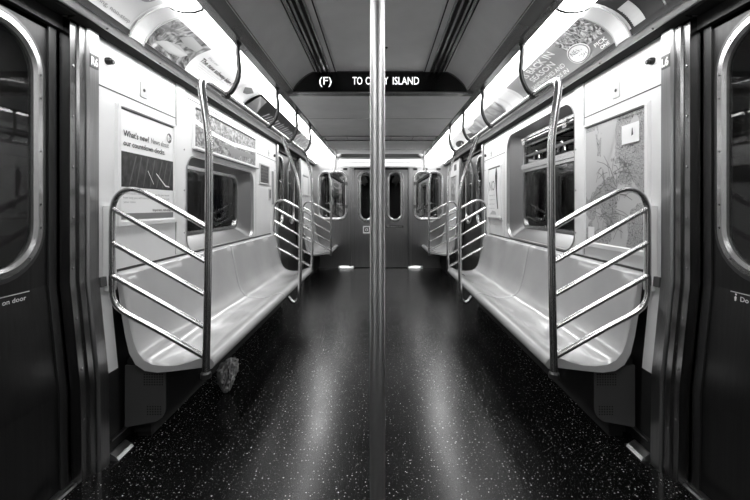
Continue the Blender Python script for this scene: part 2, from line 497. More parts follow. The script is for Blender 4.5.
f = fac(1, 3.16); f2 = fac(1, 3.16, .007); f3 = fac(1, 3.16, .009)
add(t, 'picture', 'print_picnic', lambda b: (patch(b, .84, 1.17, .42, .97, f, 1, 10)))
add(t, 'caption_box', 'mid_grey', lambda b: patch(b, .98, 1.17, .11, .41, f, 1, 6))
add(t, 'badge', 'paper', lambda b: face(b, ell(.90, .40, .105, .25, 32), f2))
add(t, 'badge_ring', 'mid_grey', lambda b: loft(b, [[f3(*p) for p in ell(.90, .40, .097, .228, 32)], [f3(*p) for p in ell(.90, .40, .088, .205, 32)]]))
add(t, 'badge_lettering', 'mid_grey', lambda b: text(b, 'NEW', .84, .42, .12, .12, f3))
add(t, 'badge_lettering', 'mid_grey', lambda b: text(b, 'FRESH', .84, .26, .12, .10, f3))
add(t, 'lettering', 'white_print', lambda b: text(b, 'IS BACK IN', .30, .76, .46, .17, f2, .02))
add(t, 'lettering', 'white_print', lambda b: text(b, 'SEASON', .30, .54, .36, .16, f2, .02))
add(t, 'lettering', 'paper', lambda b: text(b, 'SANDWICHES AND', .22, .34, .50, .13, f2))
add(t, 'lettering', 'paper', lambda b: text(b, 'FRESH SALADS IN', .22, .16, .50, .12, f2))
add(t, 'caption', 'white_print', lambda b: text(b, 'PICK', 1.04, .26, .11, .09, f2, .02))
add(t, 'caption', 'white_print', lambda b: text(b, 'ONE', 1.07, .14, .08, .08, f2, .02))
base(t)
t = card(1, 3.22, 3.42, 'paper', 'blank white card between the grey card and the tinted picture on the right'); base(t)
t = card(1, 3.46, 5.05, 'paper', 'white card with a pale tinted picture above the right window')
f = fac(1, 5.05)
add(t, 'picture', 'print_soft', lambda b: face(b, [(.25, .34), (1.45, .34), (1.50, .9), (.75, .9), (.6, .8), (.3, .8)], f))
add(t, 'picture_shade', 'dark_grey', lambda b: face(b, [(.02, .2), (.5, .2), (.42, .42), (.08, .66)], fac(1, 5.05, .007)))
base(t)
t = card(1, 5.1, 6.3, 'paper', 'white card with a dark fish-shaped drawing, furthest printed one on the right')
f = fac(1, 6.3)
add(t, 'picture', 'ink', lambda b: (face(b, ell(.72, .45, .22, .22), f),))
add(t, 'picture_centre', 'pale_grey', lambda b: face(b, ell(.76, .45, .09, .10), fac(1, 6.3, .007)))
add(t, 'lettering', 'mid_grey', lambda b: text(b, 'Aqua', .08, .5, .32, .22, f2 if False else fac(1, 6.3, .006)))
base(t)

# ------------------------------------------------------------------ side walls
DY = [(.36, 1.60), (4.90, 6.17)]      # door openings
def win_args(s):
    return (2.59, 3.94, .865, 1.515, .10) if s < 0 else (2.57, 3.93, .87, 1.885, .14)
wn = 1
for s in (-1, 1):
    wy0, wy1, wz0, wz1, wr = win_args(s)
    hole = rr(wy0, wy1, wz0, wz1, wr)
    bm = B(); f = WX(s, XW)
    holed(bm, rectpts(1.765, 4.81, .862, 1.974), [hole], f)
    for (y0, y1) in ((6.26, YE), (YN, .27)):
        loft(bm, [[(s*XW, y0, z), (s*XW, y1, z)] for z in (.86, 1.974)], False)
    # leaning lower wall, pale strip beside the near post, plus the rest in dark paint below
    zs = [.862, .40]
    for (y0, y1) in ((1.765, 1.845), (4.66, 4.81), (6.26, YE), (YN, .27)):
        loft(bm, [[(s*lean(z), y0, z), (s*lean(z), y1, z)] for z in zs], False)
    # back sheet so the wall has thickness
    for (y0, y1) in ((1.765, wy0-.12), (wy1+.12, 4.81)): sbox(bm, s, XW+.002, XW+.05, y0, y1, .862, 1.974)
    sbox(bm, s, XW+.002, XW+.05, 6.26, YE, .86, 1.974)
    wall = struct(obj('wall_%s' % SIDE[s], bm, 'white_laminate'))
    bm = B()
    sbox(bm, s, 1.291, 1.36, 1.846, 4.659, .0, .86)
    for (y0, y1) in ((1.70, 1.846), (4.659, 4.86), (6.2, YE), (YN, .27)):
        prism(bm, [(1.2505, 0), (1.2555, .399), (1.34, .399), (1.34, 0)], y0, y1, s)
    obj('lower_wall', bm, 'dark_paint', wall)
    bm = B()   # seams
    th = .0025
    for (y0, y1, z) in ((1.775, 2.447, 1.733), (4.0, 4.80, 1.735), (2.60, 4.10, 1.905 if s < 0 else 1.94)):
        if z > 1.9 and s > 0: continue
        sbox(bm, s, XW-.0015, XW+.001, y0, y1, z, z+.005)
    for y in (2.447, 2.56, 4.03): sbox(bm, s, XW-.0012, XW+.001, y, y+.002, .87, 1.97)
    obj('panel_seam', bm, 'seam', wall)
    bm = B(); sbox(bm, s, XW-.006, XW+.001, 2.452, 2.556, .868, 1.972)
    pil = obj('joint_strip', bm, 'white_laminate', wall)
    bm = B()
    for z in (1.90, 1.55, 1.28, 1.0): disc(bm, (s*(XW-.006), 2.545, z), (-s, 0, 0), .006, .002, 10)
    for z in (1.72, 1.62): disc(bm, (s*XW, 4.76, z), (-s, 0, 0), .008, .003, 10)
    obj('screw', bm, 'mid_grey', pil)
    # overhead headers and posts at the doorways
    bm = B()
    for (y0, y1) in DY: sbox(bm, s, 1.335, 1.42, y0-.09, y1+.09, 1.915, 1.974); sbox(bm, s, 1.42, 1.46, y0-.09, y1+.09, 0, 1.974)
    obj('door_header', bm, 'dark_paint', wall)
    # window
    w = thing('window_%d' % wn, '', ''); del w['label']; del w['category']; struct(w); wn += 1
    gx = 1.40
    g = rr(wy0+.04, wy1-.20, wz0+.10, wz1-.045, .09) 
    bm = B()
    loft(bm, [[WX(s, XW-.004)(*p) for p in rr(wy0-.012, wy1+.012, wz0-.012, wz1+.012, wr+.012)], [WX(s, XW-.004)(*p) for p in hole],
              [WX(s, XW+.02)(*p) for p in rr(wy0+.002, wy1-.01, wz0+.002, wz1-.003, wr)], [WX(s, gx-.012)(*p) for p in g]], True)
    obj('recess', bm, 'reveal' if s < 0 else 'reveal', w, True)
    gi = rr(wy0+.065, wy1-.225, wz0+.128, wz1-.07, .07)
    bm = B(); ring(bm, g, gi, WX(s, gx-.018), WX(s, gx+.02)); obj('window_frame', bm, 'frame_steel', w, True)
    bm = B(); slab(bm, rr(wy0+.062, wy1-.222, wz0+.125, wz1-.067, .07), WX(s, gx), WX(s, gx+.006)); obj('pane', bm, 'glass', w)
    if s > 0:
        bm = B(); sbox(bm, s, gx-.035, gx+.02, wy0+.045, wy1-.205, 1.525, 1.57); sbox(bm, s, gx-.022, gx+.02, wy0+.045, wy1-.205, 1.500, 1.524)
        sbox(bm, s, gx-.02, gx+.015, wy1-.245, wy1-.215, 1.57, 1.80)
        obj('transom', bm, 'frame_steel', w)
        bm = B(); tube(bm, [(s*1.355, y, 1.775) for y in (wy0+.10, wy0+.5, wy1-.30)], .016, 10)
        sbox(bm, s, 1.372, 1.388, wy0+.10, wy1-.30, 1.735, 1.765)
        lr = obj('latch_rail', bm, 'frame_steel', w, True)
        bm = B()
        for y in (wy0+.22, wy1-.34):
            sbox(bm, s, 1.335, 1.40, y-.03, y+.03, 1.745, 1.80); sbox(bm, s, 1.325, 1.345, y-.05, y+.015, 1.785, 1.80)
        obj('latch', bm, 'frame_steel', lr)
        bm = B()
        box(bm, s*1.385, s*1.40, wy0+.10, wy1-.30, 1.64, 1.66)
        obj('vent_bar', bm, 'dark_steel', w)
        bm = B()
        for y in (2.95, 3.42):
            tube(bm, [(s*1.392, y+.055*math.cos(a*PI/10), 1.595+.075*math.sin(a*PI/10)) for a in range(11)], .008, 8)
        obj('pull_ring', bm, 'frame_steel', w, True)
    base(w)

# ------------------------------------------------------------------ door posts (steel)
tn = 7
def post(s, ya, yb, yc, far=False):
    """flange ya..yb at wall face, main face yb..yc proud of it"""
    global tn
    zs = [0.0, .2, .40, .55, .70, .85, 1.4, 1.972]
    bm = B(); lo, hi = min(yb, yc), max(yb, yc)
    loft(bm, [[(s*(lean(z)-.018), lo+.008, z), (s*(lean(z)-.018), hi-.006, z), (s*(lean(z)-.010), hi, z), (s*(lean(z)+.05), hi, z),
               (s*(lean(z)+.05), lo, z), (s*(lean(z)-.010), lo, z)] for z in zs], True, True, True)
    o = struct(obj('trim_%d' % tn, bm, 'steel', smooth=True)); tn += 1
    bm = B(); lo, hi = min(ya, yb), max(ya, yb)
    m_ = lo+(hi-lo)*.45 if ya < yb else hi-(hi-lo)*.45
    loft(bm, [[(s*(lean(z)+.006), lo, z), (s*(lean(z)+.004), m_, z), (s*(lean(z)-.006), m_+.004, z), (s*(lean(z)-.006), hi, z), (s*(lean(z)+.05), hi, z), (s*(lean(z)+.05), lo, z)] for z in zs],
         True, True, True)
    fl = obj('flange', bm, 'post_steel', o, True)
    bm = B(); yr = (lo+m_)/2
    for k in range(8):
        z = 1.77-.215*k
        if z > .1: disc(bm, (s*(lean(z)+.005), yr, z), (-s, 0, 0), .0055, .003, 10)
    for dz in (0, .03, -.04): disc(bm, (s*(lean(.55)+.005), yr+.02, .55+dz), (-s, 0, 0), .005, .003, 8)
    obj('rivet', bm, 'frame_steel', fl, True)
    return o
for s in (-1, 1):
    post(s, 1.622, 1.693, 1.762)
    post(s, 4.905, 4.87, 4.80); post(s, 6.165, 6.20, 6.262)

# number plates on the near posts
for s in (-1, 1):
    t = thing('number_plate', '%s plate near the top of the near %s door post' % ('R6' if s < 0 else 'L6', SIDE[s]), 'plate')
    f = (lambda u, v: (s*(XW-.020), 1.703+u if s < 0 else 1.748-u, v))
    X = XW-.0185
    bm = B(); sbox(bm, s, X-.003, X, 1.700, 1.750, 1.792, 1.850); obj('plate', bm, 'dark_grey', t)
    f = (lambda u, v: (s*(X-.004), 1.703+u if s < 0 else 1.747-u, v))
    bm = B(); text(bm, 'R6' if s < 0 else 'L6', 0, 1.803, .042, .035, f, .04); obj('lettering', bm, 'white_print', t); base(t)

# ------------------------------------------------------------------ side door leaves
dn = 1
def leaf(s, y0, y1, glass_near, sign=None):
    """glass_near: window hugs the far (+Y) edge if True"""
    global dn
    X = 1.36
    d = bpy.data.objects.new('door_%d' % dn, None); C.objects.link(d); struct(d); dn += 1
    gy0, gy1 = (y0+.16, y1-.095) if glass_near else (y0+.095, y1-.16)
    gz0, gz1 = .945, 1.835
    zs = [.012, .2, .40, .60, .85]
    bm = B()
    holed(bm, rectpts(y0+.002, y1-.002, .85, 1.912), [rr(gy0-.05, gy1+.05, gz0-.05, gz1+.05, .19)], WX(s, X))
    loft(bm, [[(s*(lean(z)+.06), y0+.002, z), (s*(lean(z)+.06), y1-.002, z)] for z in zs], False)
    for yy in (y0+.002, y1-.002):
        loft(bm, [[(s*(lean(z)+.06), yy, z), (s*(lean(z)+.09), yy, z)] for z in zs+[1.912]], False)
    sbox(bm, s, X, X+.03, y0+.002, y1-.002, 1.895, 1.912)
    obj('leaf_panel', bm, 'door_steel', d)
    bm = B()
    o = rr(gy0-.055, gy1+.055, gz0-.055, gz1+.055, .195); a = rr(gy0-.034, gy1+.034, gz0-.034, gz1+.034, .175)
    b_ = rr(gy0-.012, gy1+.012, gz0-.012, gz1+.012, .155); c_ = rr(gy0, gy1, gz0, gz1, .145)
    loft(bm, [[WX(s, X+.0)(*p) for p in o], [WX(s, X-.004)(*p) for p in o], [WX(s, X-.004)(*p) for p in a]], True)
    obj('outer_ring', bm, 'dark_steel', d, True)
    bm = B()
    loft(bm, [[WX(s, X-.002)(*p) for p in a], [WX(s, X-.013)(*p) for p in a], [WX(s, X-.015)(*p) for p in b_], [WX(s, X-.006)(*p) for p in c_], [WX(s, X+.02)(*p) for p in c_]], True)
    fr = obj('window_frame', bm, 'frame_steel', d, True)
    bm = B(); mid = rr(gy0-.022, gy1+.022, gz0-.022, gz1+.022, .165, 6)
    for k in range(0, len(mid), 3): disc(bm, (s*(X-.013), mid[k][0], mid[k][1]), (-s, 0, 0), .005, .003, 8)
    for z in (1.60, 1.39, 1.18):
        for y in (gy0-.022, gy1+.022): disc(bm, (s*(X-.013), y, z), (-s, 0, 0), .005, .003, 8)
    obj('bolt', bm, 'dark_steel', fr)
    bm = B(); slab(bm, rr(gy0-.004, gy1+.004, gz0-.004, gz1+.004, .149), WX(s, X+.004), WX(s, X+.010)); obj('pane', bm, 'glass', d)
    if sign is not None:
        e = 1.49
        bm = B(); sbox(bm, s, X-.003, X, 1.215, e, .802, .846); lb = obj('notice_strip', bm, 'black', d)
        f = (lambda u, v: (s*(X-.0045), (1.225+u) if s < 0 else (e-u), v))
        bm = B()
        if s < 0: text(bm, 'Do not lean on door', .012, .815, .238, .018, f, .01)
        else:
            text(bm, 'Do not lean on door', .042, .815, .225, .018, f, .01)
            face(bm, [(.018, .812), (.024, .812), (.027, .826), (.023, .832), (.017, .826)], f); face(bm, ell(.024, .837, .004, .004, 10), f)
        obj('lettering', bm, 'white_print', lb)
        bm = B(); sbox(bm, s, X-.004, X-.002, 1.215, e, .843, .846); obj('strip_edge', bm, 'pale_grey', lb)
    return d
for s in (-1, 1):
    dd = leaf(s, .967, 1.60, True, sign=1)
    bm = B(); loft(bm, [[(s*(lean(z)+.052), 1.572, z), (s*(lean(z)+.052), 1.606, z), (s*(lean(z)+.062), 1.625, z), (s*(lean(z)+.09), 1.625, z), (s*(lean(z)+.09), 1.572, z)] for z in (.012, .40, .85, 1.912)], True, True, True)
    obj('edge_strip', bm, 'dark_steel', dd)
for s in (-1, 1):
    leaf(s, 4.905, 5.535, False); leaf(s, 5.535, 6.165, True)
# thresholds
for i, s in enumerate((-1, 1)):
    for (y0, y1) in ((.36, 1.69), (4.87, 6.2)):
        bm = B(); prism(bm, [(1.275, 0), (1.28, .008), (1.355, .010), (1.42, .010), (1.42, 0)], y0, y1, s)
        for k in range(5):
            sbox(bm, s, 1.292+.012*k, 1.297+.012*k, y0+.01, y1-.01, .008, .0125)
        struct(obj('trim_%d' % tn, bm, 'steel')); tn += 1

# polished floor guides at the foot of the near posts
for s in (-1, 1):
    bm = B(); prism(bm, [(1.235, .0), (1.205, .0), (1.215, .014), (1.243, .032), (1.249, .032), (1.249, 0)], 1.775, 1.885, s)
    tag(obj('floor_guide', bm, 'polished'), 'small bright steel wedge on the floor at the foot of the near %s door post' % SIDE[s], 'bracket', 'steel wedges by the near door posts')

# ------------------------------------------------------------------ benches
PIN = [(1.288, .852), (1.262, .852), (1.245, .838), (1.234, .79), (1.215, .69), (1.197, .59), (1.180, .52), (1.160, .470), (1.130, .434), (1.09, .416), (1.03, .409),
       (.97, .413), (.91, .428), (.865, .445), (.835, .450), (.812, .444), (.799, .428), (.798, .410), (.808, .394), (.828, .388)]
POUT = [(.842, .400), (.90, .392), (1.00, .380), (1.07, .374), (1.13, .382), (1.175, .412), (1.205, .465), (1.225, .55), (1.243, .66), (1.260, .78), (1.275, .822), (1.288, .826)]
def bench(s, y0, y1, label, split=True, group='long benches'):
    t = thing('bench', label, 'bench', group)
    ys = [y0, (y0+y1)/2-.0015, (y0+y1)/2+.0015, y1] if split else [y0, y1]
    for a, b in zip(ys[::2], ys[1::2]):
        bm = B(); n = 24 if split else 10
        P = PIN+POUT
        loops = []
        cuts = [a, a+.006]+[a+.03+(b-a-.06)*k/n for k in range(n+1)]+[b-.006, b]
        for j, y in enumerate(cuts):
            e = .004 if j in (0, len(cuts)-1) else 0
            u = (y-a)/(b-a)*(3 if split else 2); w = .5-.5*math.cos(2*PI*u)     # shallow scoops, one per sitter
            lp = []
            for q, (x, z) in enumerate(P):
                dz = dx = 0
                if 8 <= q <= 13: dz = -.007*w*(1-abs(q-10.5)/3.5)
                if 2 < q < 8: dx = .006*w
                lp.append((s*(x+dx+(e if q < 14 else 0)), y, z+dz-(e if 8 < q < 18 else 0)))
            loops.append(lp)
        loft(bm, loops, True, True, True)
        obj('seat_shell', bm, 'seat_plastic', t, True)
    bm = B()
    n = max(2, int((y1-y0)/.7))
    for k in range(n+1):
        y = y0+.12+(y1-y0-.24)*k/n
        prism(bm, [(.86, .388), (1.15, .37), (1.20, .40), (1.284, .40), (1.284, .30), (1.22, .31), (.90, .372)], y-.015, y+.015, s)
    obj('bracket', bm, 'dark_paint', t)
    return base(t)
bench(-1, 1.85, 4.60, 'long pale moulded bench along the left wall under the window')
bench(1, 1.85, 4.60, 'long pale moulded bench along the right wall under the window')
bench(-1, 6.30, YE-.004, 'short pale bench against the far end wall on the left', False, 'short end benches')
bench(1, 6.30, YE-.004, 'short pale bench against the far end wall on the right', False, 'short end benches')

# boxes and perforated end panels below the benches
for s in (-1, 1):
    for (y0, y1, nm) in ((1.95, 4.58, 'long'), (6.40, YE-.01, 'short')):
        bm = B(); prism(bm, [(1.16, .03), (1.15, .28), (1.17, .30), (1.245, .30), (1.245, .03)], y0, y1, s); sbox(bm, s, 1.17, 1.24, y0+.02, y1-.02, 0, .04)
        tag(obj('heater_box', bm, 'matte_black'), 'black heater box under the %s %s bench' % (nm, SIDE[s]), 'heater', 'heater boxes')
    t = thing('grille_panel', 'dark panel with perforated patches under the near end of the %s bench' % SIDE[s], 'panel', 'perforated panels')
    lp = [(1.249, .395), (1.052, .372)] + [(1.052+.07*(1-math.cos(a*PI/16)), .185-.07*math.sin(a*PI/16)) for a in range(9)] + [(1.249, .09)]
    bm = B(); loft(bm, [[(s*x, y, z) for x, z in lp] for y in (1.885, 1.895)], True, True, True)
    p = obj('plate', bm, 'panel_dark', t)
    for (x0, z0, nx, nz) in ((1.066, .30, 8, 5), (1.075, .155, 6, 4)):
        bm = B()
        for a in range(nx):
            for b in range(nz):
                x = x0+a*.0125; z = z0+b*.0125
                disc(bm, (s*x, 1.8855, z), (0, -1, 0), .0042, .0012, 6)
        obj('perforation', bm, 'matte_black', t)
    bm = B(); disc(bm, (s*1.12, 1.885, .372), (0, -1, 0), .005, .003, 8); obj('screw', bm, 'frame_steel', t)
    bm = B(); sbox(bm, s, 1.235, 1.2535, 1.775, 1.93, .088, .094); obj('rail_edge', bm, 'steel', t)
    base(t)

# ------------------------------------------------------------------ handrails, windbreaks
def X_(s, pts): return [(s*x, y, z) for x, y, z in pts]
def windbreak(t, s, Y, xo=1.253, xi=.805, full=True):
    # hoop from the top bar round and down the wall side to the lowest bar
    bm = B()
    hoop = [(xi, Y, 1.072), (.95, Y, 1.155), (1.08, Y, 1.225), (1.125, Y, 1.245), (1.165, Y, 1.252), (1.205, Y, 1.240), (1.235, Y, 1.210), (1.250, Y, 1.165),
            (xo, Y, 1.10), (xo, Y, .9), (xo, Y, .80), (1.250, Y, .755), (1.235, Y, .715), (1.205, Y, .685), (1.165, Y, .660), (1.05, Y, .60), (.92, Y, .527), (xi, Y, .462)]
    tube(bm, X_(s, hoop), .0135, 12, 4); obj('hoop', bm, 'tube_steel', t, True)
    for za, zb in ((1.165, .908), (1.005, .752), (.850, .600)):
        bm = B(); tube(bm, X_(s, [(xo, Y, za), (xi, Y, zb)]), .0125, 12); obj('bar', bm, 'tube_steel', t, True)
    bm = B(); sbox(bm, s, 1.262, 1.2985, Y+.004, Y+.045, .775 if Y < 3 else .8, 1.175)
    bk = obj('wall_bracket', bm, 'white_laminate', t)
for s in (-1, 1):
    t = thing('handrail', 'steel overhead handrail with barred screens at both ends of the long %s bench' % SIDE[s], 'handrail', 'steel handrails over the long benches')
    Y = 1.80
    bm = B()
    path = [(.814, Y, .375), (.812, Y, .5), (.806, Y, .8), (.801, Y, 1.1), (.800, Y, 1.40), (.806, Y, 1.52), (.822, Y, 1.64), (.834, Y+.005, 1.705), (.844, Y+.022, 1.752), (.858, Y+.07, 1.782), (.872, Y+.17, 1.800), (.880, 2.15, 1.81)]
    tube(bm, X_(s, path), .0175, 16, 5); obj('pole', bm, 'tube_steel', t, True)
    bm = B(); tube(bm, X_(s, [(.880, 2.14, 1.81), (.880, 3.0, 1.81), (.880, 4.38, 1.81)]), .0175, 16); obj('rail', bm, 'tube_steel', t, True)
    bm = B()
    path = [(.880, 4.37, 1.81), (.878, 4.50, 1.80), (.872, 4.56, 1.76), (.855, 4.58, 1.69), (.825, 4.575, 1.58), (.805, 4.56, 1.45), (.80, 4.55, 1.2), (.80, 4.55, .8), (.808, 4.55, .40)]
    tube(bm, X_(s, path), .0165, 14, 5); obj('pole', bm, 'tube_steel', t, True)
    windbreak(t, s, Y); windbreak(t, s, 4.55)
    bm = B(); disc(bm, (s*.814, Y, .372), (0, 0, 1), .024, .03, 14); obj('foot_socket', bm, 'dark_steel', t)
    # curved stanchion in the middle of the bench
    bm = B(); y = 3.42
    path = [(.815, y, .375), (.785, y, .335), (.755, y, .325), (.730, y, .345), (.716, y, .40), (.710, y, .60), (.706, y, .95), (.708, y, 1.20), (.722, y, 1.34), (.755, y, 1.48), (.815, y, 1.65), (.872, y, 1.80)]
    tube(bm, X_(s, path), .0165, 14, 5); obj('stanchion', bm, 'tube_steel', t, True)
    for y in (2.20, 3.04, 3.73, 4.58 if False else 4.45):
        bm = B()
        path = [(.812, y, 2.115), (.812, y, 2.05), (.806, y, 1.985), (.806, y, 1.93), (.822, y, 1.875), (.848, y, 1.83), (.878, y, 1.808)]
        tube(bm, X_(s, path), .0135, 10, 4); a = obj('support_arm', bm, 'arm_metal', t, True)
        bm = B(); disc(bm, (s*.812, y, 2.106), (0, 0, -1), .020, .014, 14); tube(bm, X_(s, [(.880, y-.022, 1.81), (.880, y+.022, 1.81)]), .0205, 14)
        obj('collar', bm, 'arm_metal', a, True)
    base(t)
    # end windbreak
    t = thing('windbreak', 'barred steel screen with tall hooked pole beside the far %s end bench' % SIDE[s], 'screen', 'screens beside the end benches')
    Y = 6.28
    bm = B(); path = [(.800, Y, .38), (.80, Y, .8), (.80, Y, 1.3), (.802, Y, 1.5), (.815, Y, 1.62), (.83, Y, 1.70), (.82, Y, 1.735), (.795, Y, 1.735)]
    tube(bm, X_(s, path), .0165, 14, 5); obj('pole', bm, 'tube_steel', t, True)
    windbreak(t, s, Y)
    bm = B(); path = [(.815, Y, 1.725), (.785, Y, 1.735), (.745, Y, 1.765), (.725, Y, 1.82), (.722, Y, 1.90), (.722, Y, 2.12)]
    path = [(x, y, z) for x, y, z in path]
    tube(bm, X_(s, path), .0125, 12, 5); obj('support_arm', bm, 'pale_grey', t, True)
    base(t)

# centre pole
t = thing('grab_pole', 'tall steel pole standing in the middle of the aisle, nearest the viewer', 'pole')
bm = B(); tube(bm, [(-.0065, 1.0, z) for z in (0.0, .6, 1.2, 1.8, 2.285)], .0195, 28); obj('tube', bm, 'pole_steel', t, True)
bm = B(); disc(bm, (-.0065, 1.0, 0), (0, 0, 1), .045, .02, 24); disc(bm, (-.0065, 1.0, 2.291), (0, 0, -1), .045, .02, 24); obj('flange', bm, 'steel', t, True); base(t)

# ------------------------------------------------------------------ destination sign
t = thing('destination_sign', 'black arched electronic sign under the ceiling reading (F) TO CONEY ISLAND', 'sign')
def arch(hw_t, hw_b, zb, zt, n=12):
    L = []
    for k in range(n+1):
        a = k/n
        L.append((hw_b-(hw_b-hw_t)*a**1.3, zb+(zt-zb)*(1-(1-a)**1.4)))
    return L+[(-x, z) for x, z in reversed(L)]
bm = B(); lp = arch(.53, .735, 2.125, 2.288)
loft(bm, [[(x, y, z) for x, z in lp] for y in (3.165, 3.20)], True, True, True); obj('housing', bm, 'edge_metal', t)
lp = arch(.525, .715, 2.112, 2.278)
bm = B(); loft(bm, [[(x, y, z) for x, z in lp] for y in (3.158, 3.17)], True, True, True); obj('display_panel', bm, 'sign_face', t)
f = lambda u, v: (u, 3.1565, v)
bm = B(); text(bm, '(F)', -.498, 2.175, .100, .062, f, .0); text(bm, 'TO', -.225, 2.175, .080, .062, f, .004)
text(bm, 'CONEY', -.118, 2.175, .185, .062, f, .004); text(bm, 'ISLAND', .105, 2.175, .215, .062, f, .004)
obj('lettering', bm, 'led', t)
bm = B(); box(bm, -.72, .72, 3.15, 3.20, 2.104, 2.113); obj('bottom_trim', bm, 'edge_metal', t); base(t)

# ceiling bits
bm = B(); disc(bm, (.045, 2.70, 2.291), (0, 0, -1), .010, .008, 12)
tag(obj('ceiling_plug', bm, 'black'), 'tiny black plug in the ceiling just right of the centre pole', 'fastener')

# ------------------------------------------------------------------ posters on the walls
def poster(s, y0, y1, z0, z1, label, sheet, fw=.032, depth=.016, frame='white_laminate', cat='poster', name='poster', line=True):
    t = thing(name, label, cat)
    bm = B(); o = rr(y0, y1, z0, z1, .012, 3); i = rr(y0+fw, y1-fw, z0+fw*1.0, z1-fw*.7, .004, 3)
    i2 = rr(y0+fw*.8, y1-fw*.8, z0+fw*.8, z1-fw*.5, .006, 3)
    loft(bm, [[WX(s, XW)(*p) for p in o], [WX(s, XW-depth)(*p) for p in rr(y0+.004, y1-.004, z0+.004, z1-.004, .01, 3)],
              [WX(s, XW-depth)(*p) for p in i2], [WX(s, XW-depth+.008)(*p) for p in i]], True)
    obj('poster_frame', bm, frame, t)
    bm = B(); X = XW-depth+.0085
    sbox(bm, s, X, XW-.0005, y0+fw*.9, y1-fw*.9, z0+fw*.9, z1-fw*.6); obj('poster_sheet', bm, sheet, t)
    if line:
        bm = B(); sbox(bm, s, X-.003, X, y0+fw, y1-fw, z1-fw*.7-.006, z1-fw*.7); obj('frame_shadow_gap', bm, 'seam', t)
    return t, X
# service poster, left
t, X = poster(-1, 1.885, 2.435, 1.07, 1.69, "white framed poster about countdown clocks on the near left wall", 'paper')
f = lambda o: (lambda u, v: (-(X-o), 1.917+u, v))
bm = B(); face(bm, rectpts(0, .485, 1.272, 1.452), f(.001)); obj('picture', bm, 'print_station', t)
bm = B(); g = f(.002)
for k in range(7):
    u = .06+.06*k; a = .03*random.random()
    face(bm, [(u, 1.28), (u+.006+a*.3, 1.28), (u+.05+a, 1.44), (u+.04+a, 1.44)], g)
obj('picture_detail', bm, 'dark_grey', t)
bm = B(); face(bm, [(.30, 1.36), (.305, 1.365), (.40, 1.30), (.44, 1.295), (.44, 1.289), (.395, 1.292)], f(.003)); face(bm, [(.22, 1.37), (.224, 1.372), (.28, 1.30), (.276, 1.298)], f(.003)); obj('picture_highlight', bm, 'paper', t)
bm = B(); text(bm, "What's new?", .02, 1.530, .215, .030, g, .018); text(bm, "our countdown clocks.", .02, 1.482, .375, .028, g, .018)
obj('lettering', bm, 'ink', t)
bm = B(); text(bm, "News about", .255, 1.530, .18, .030, g, .012); obj('lettering', bm, 'mid_grey', t)
bm = B(); face(bm, ell(.440, 1.590, .026, .030), g); obj('logo', bm, 'dark_grey', t)
bm = B(); text(bm, 'MTA', .415, 1.580, .045, .018, f(.004), .02); face(bm, ell(.43, 1.59, .013, .02), f(.003)); obj('logo_mark', bm, 'paper', t)
bm = B(); text(bm, 'Countdown clocks in the subway let you know', .02, 1.235, .42, .011, g); text(bm, 'how long you will have to wait for your next train', .02, 1.213, .42, .011, g)
text(bm, 'your train.', .02, 1.191, .10, .011, g); obj('small_print', bm, 'soft_ink', t)
bm = B(); text(bm, 'Improving, non-stop.', .27, 1.146, .19, .014, g, .02); obj('lettering', bm, 'ink', t)
bm = B(); face(bm, rectpts(0, .485, 1.106, 1.138), g); obj('footer_band', bm, 'mid_grey', t); base(t)
# big map, right
t, X = poster(1, 1.845, 2.445, .925, 1.685, 'framed city transit map on the near right wall', 'print_map')
f = lambda o: (lambda u, v: (X-o, 2.413-u, v))
g = f(.0015)
bm = B(); face(bm, [(.02, 1.63), (.10, 1.63), (.13, 1.50), (.10, 1.38), (.03, 1.30), (.0, 1.30), (.0, 1.63)], g)
face(bm, [(.17, 1.64), (.32, 1.655), (.27, 1.50), (.21, 1.40), (.16, 1.44)], g); face(bm, [(.05, 1.26), (.16, 1.33), (.155, 1.34), (.05, 1.275)], g)
obj('map_water', bm, 'pale_grey', t)
bm = B()
for k in range(64):
    a = random.uniform(0, PI); L = random.uniform(.05, .18); u = random.uniform(.10, .42); v = random.uniform(1.02, 1.42)
    du, dv = math.cos(a)*L/2, math.sin(a)*L/2; nx, ny = -math.sin(a)*.0014, math.cos(a)*.0014
    q = [(u-du+nx, v-dv+ny), (u+nx, v+ny+.01), (u+du+nx, v+dv+ny), (u+du-nx, v+dv-ny), (u-nx, v-ny+.01), (u-du-nx, v-dv-ny)]
    face(bm, [(min(max(a_, .01), .52), min(max(b_, .97), 1.64)) for a_, b_ in q], f(.0025+.00001*k))
obj('map_line', bm, 'dark_grey', t)
bm = B(); face(bm, rectpts(.36, .50, 1.50, 1.60), f(.004)); face(bm, rectpts(.03, .10, .975, 1.05), f(.004)); obj('map_key', bm, 'paper', t)
bm = B(); text(bm, 'The Weekender service map', .33, 1.635, .19, .012, f(.004), .02); text(bm, 'Notes', .36, 1.488, .13, .008, f(.004), .02)
face(bm, [(.44, 1.535), (.455, 1.54), (.45, 1.575), (.445, 1.575)], f(.005)); obj('lettering', bm, 'dark_grey', t); base(t)
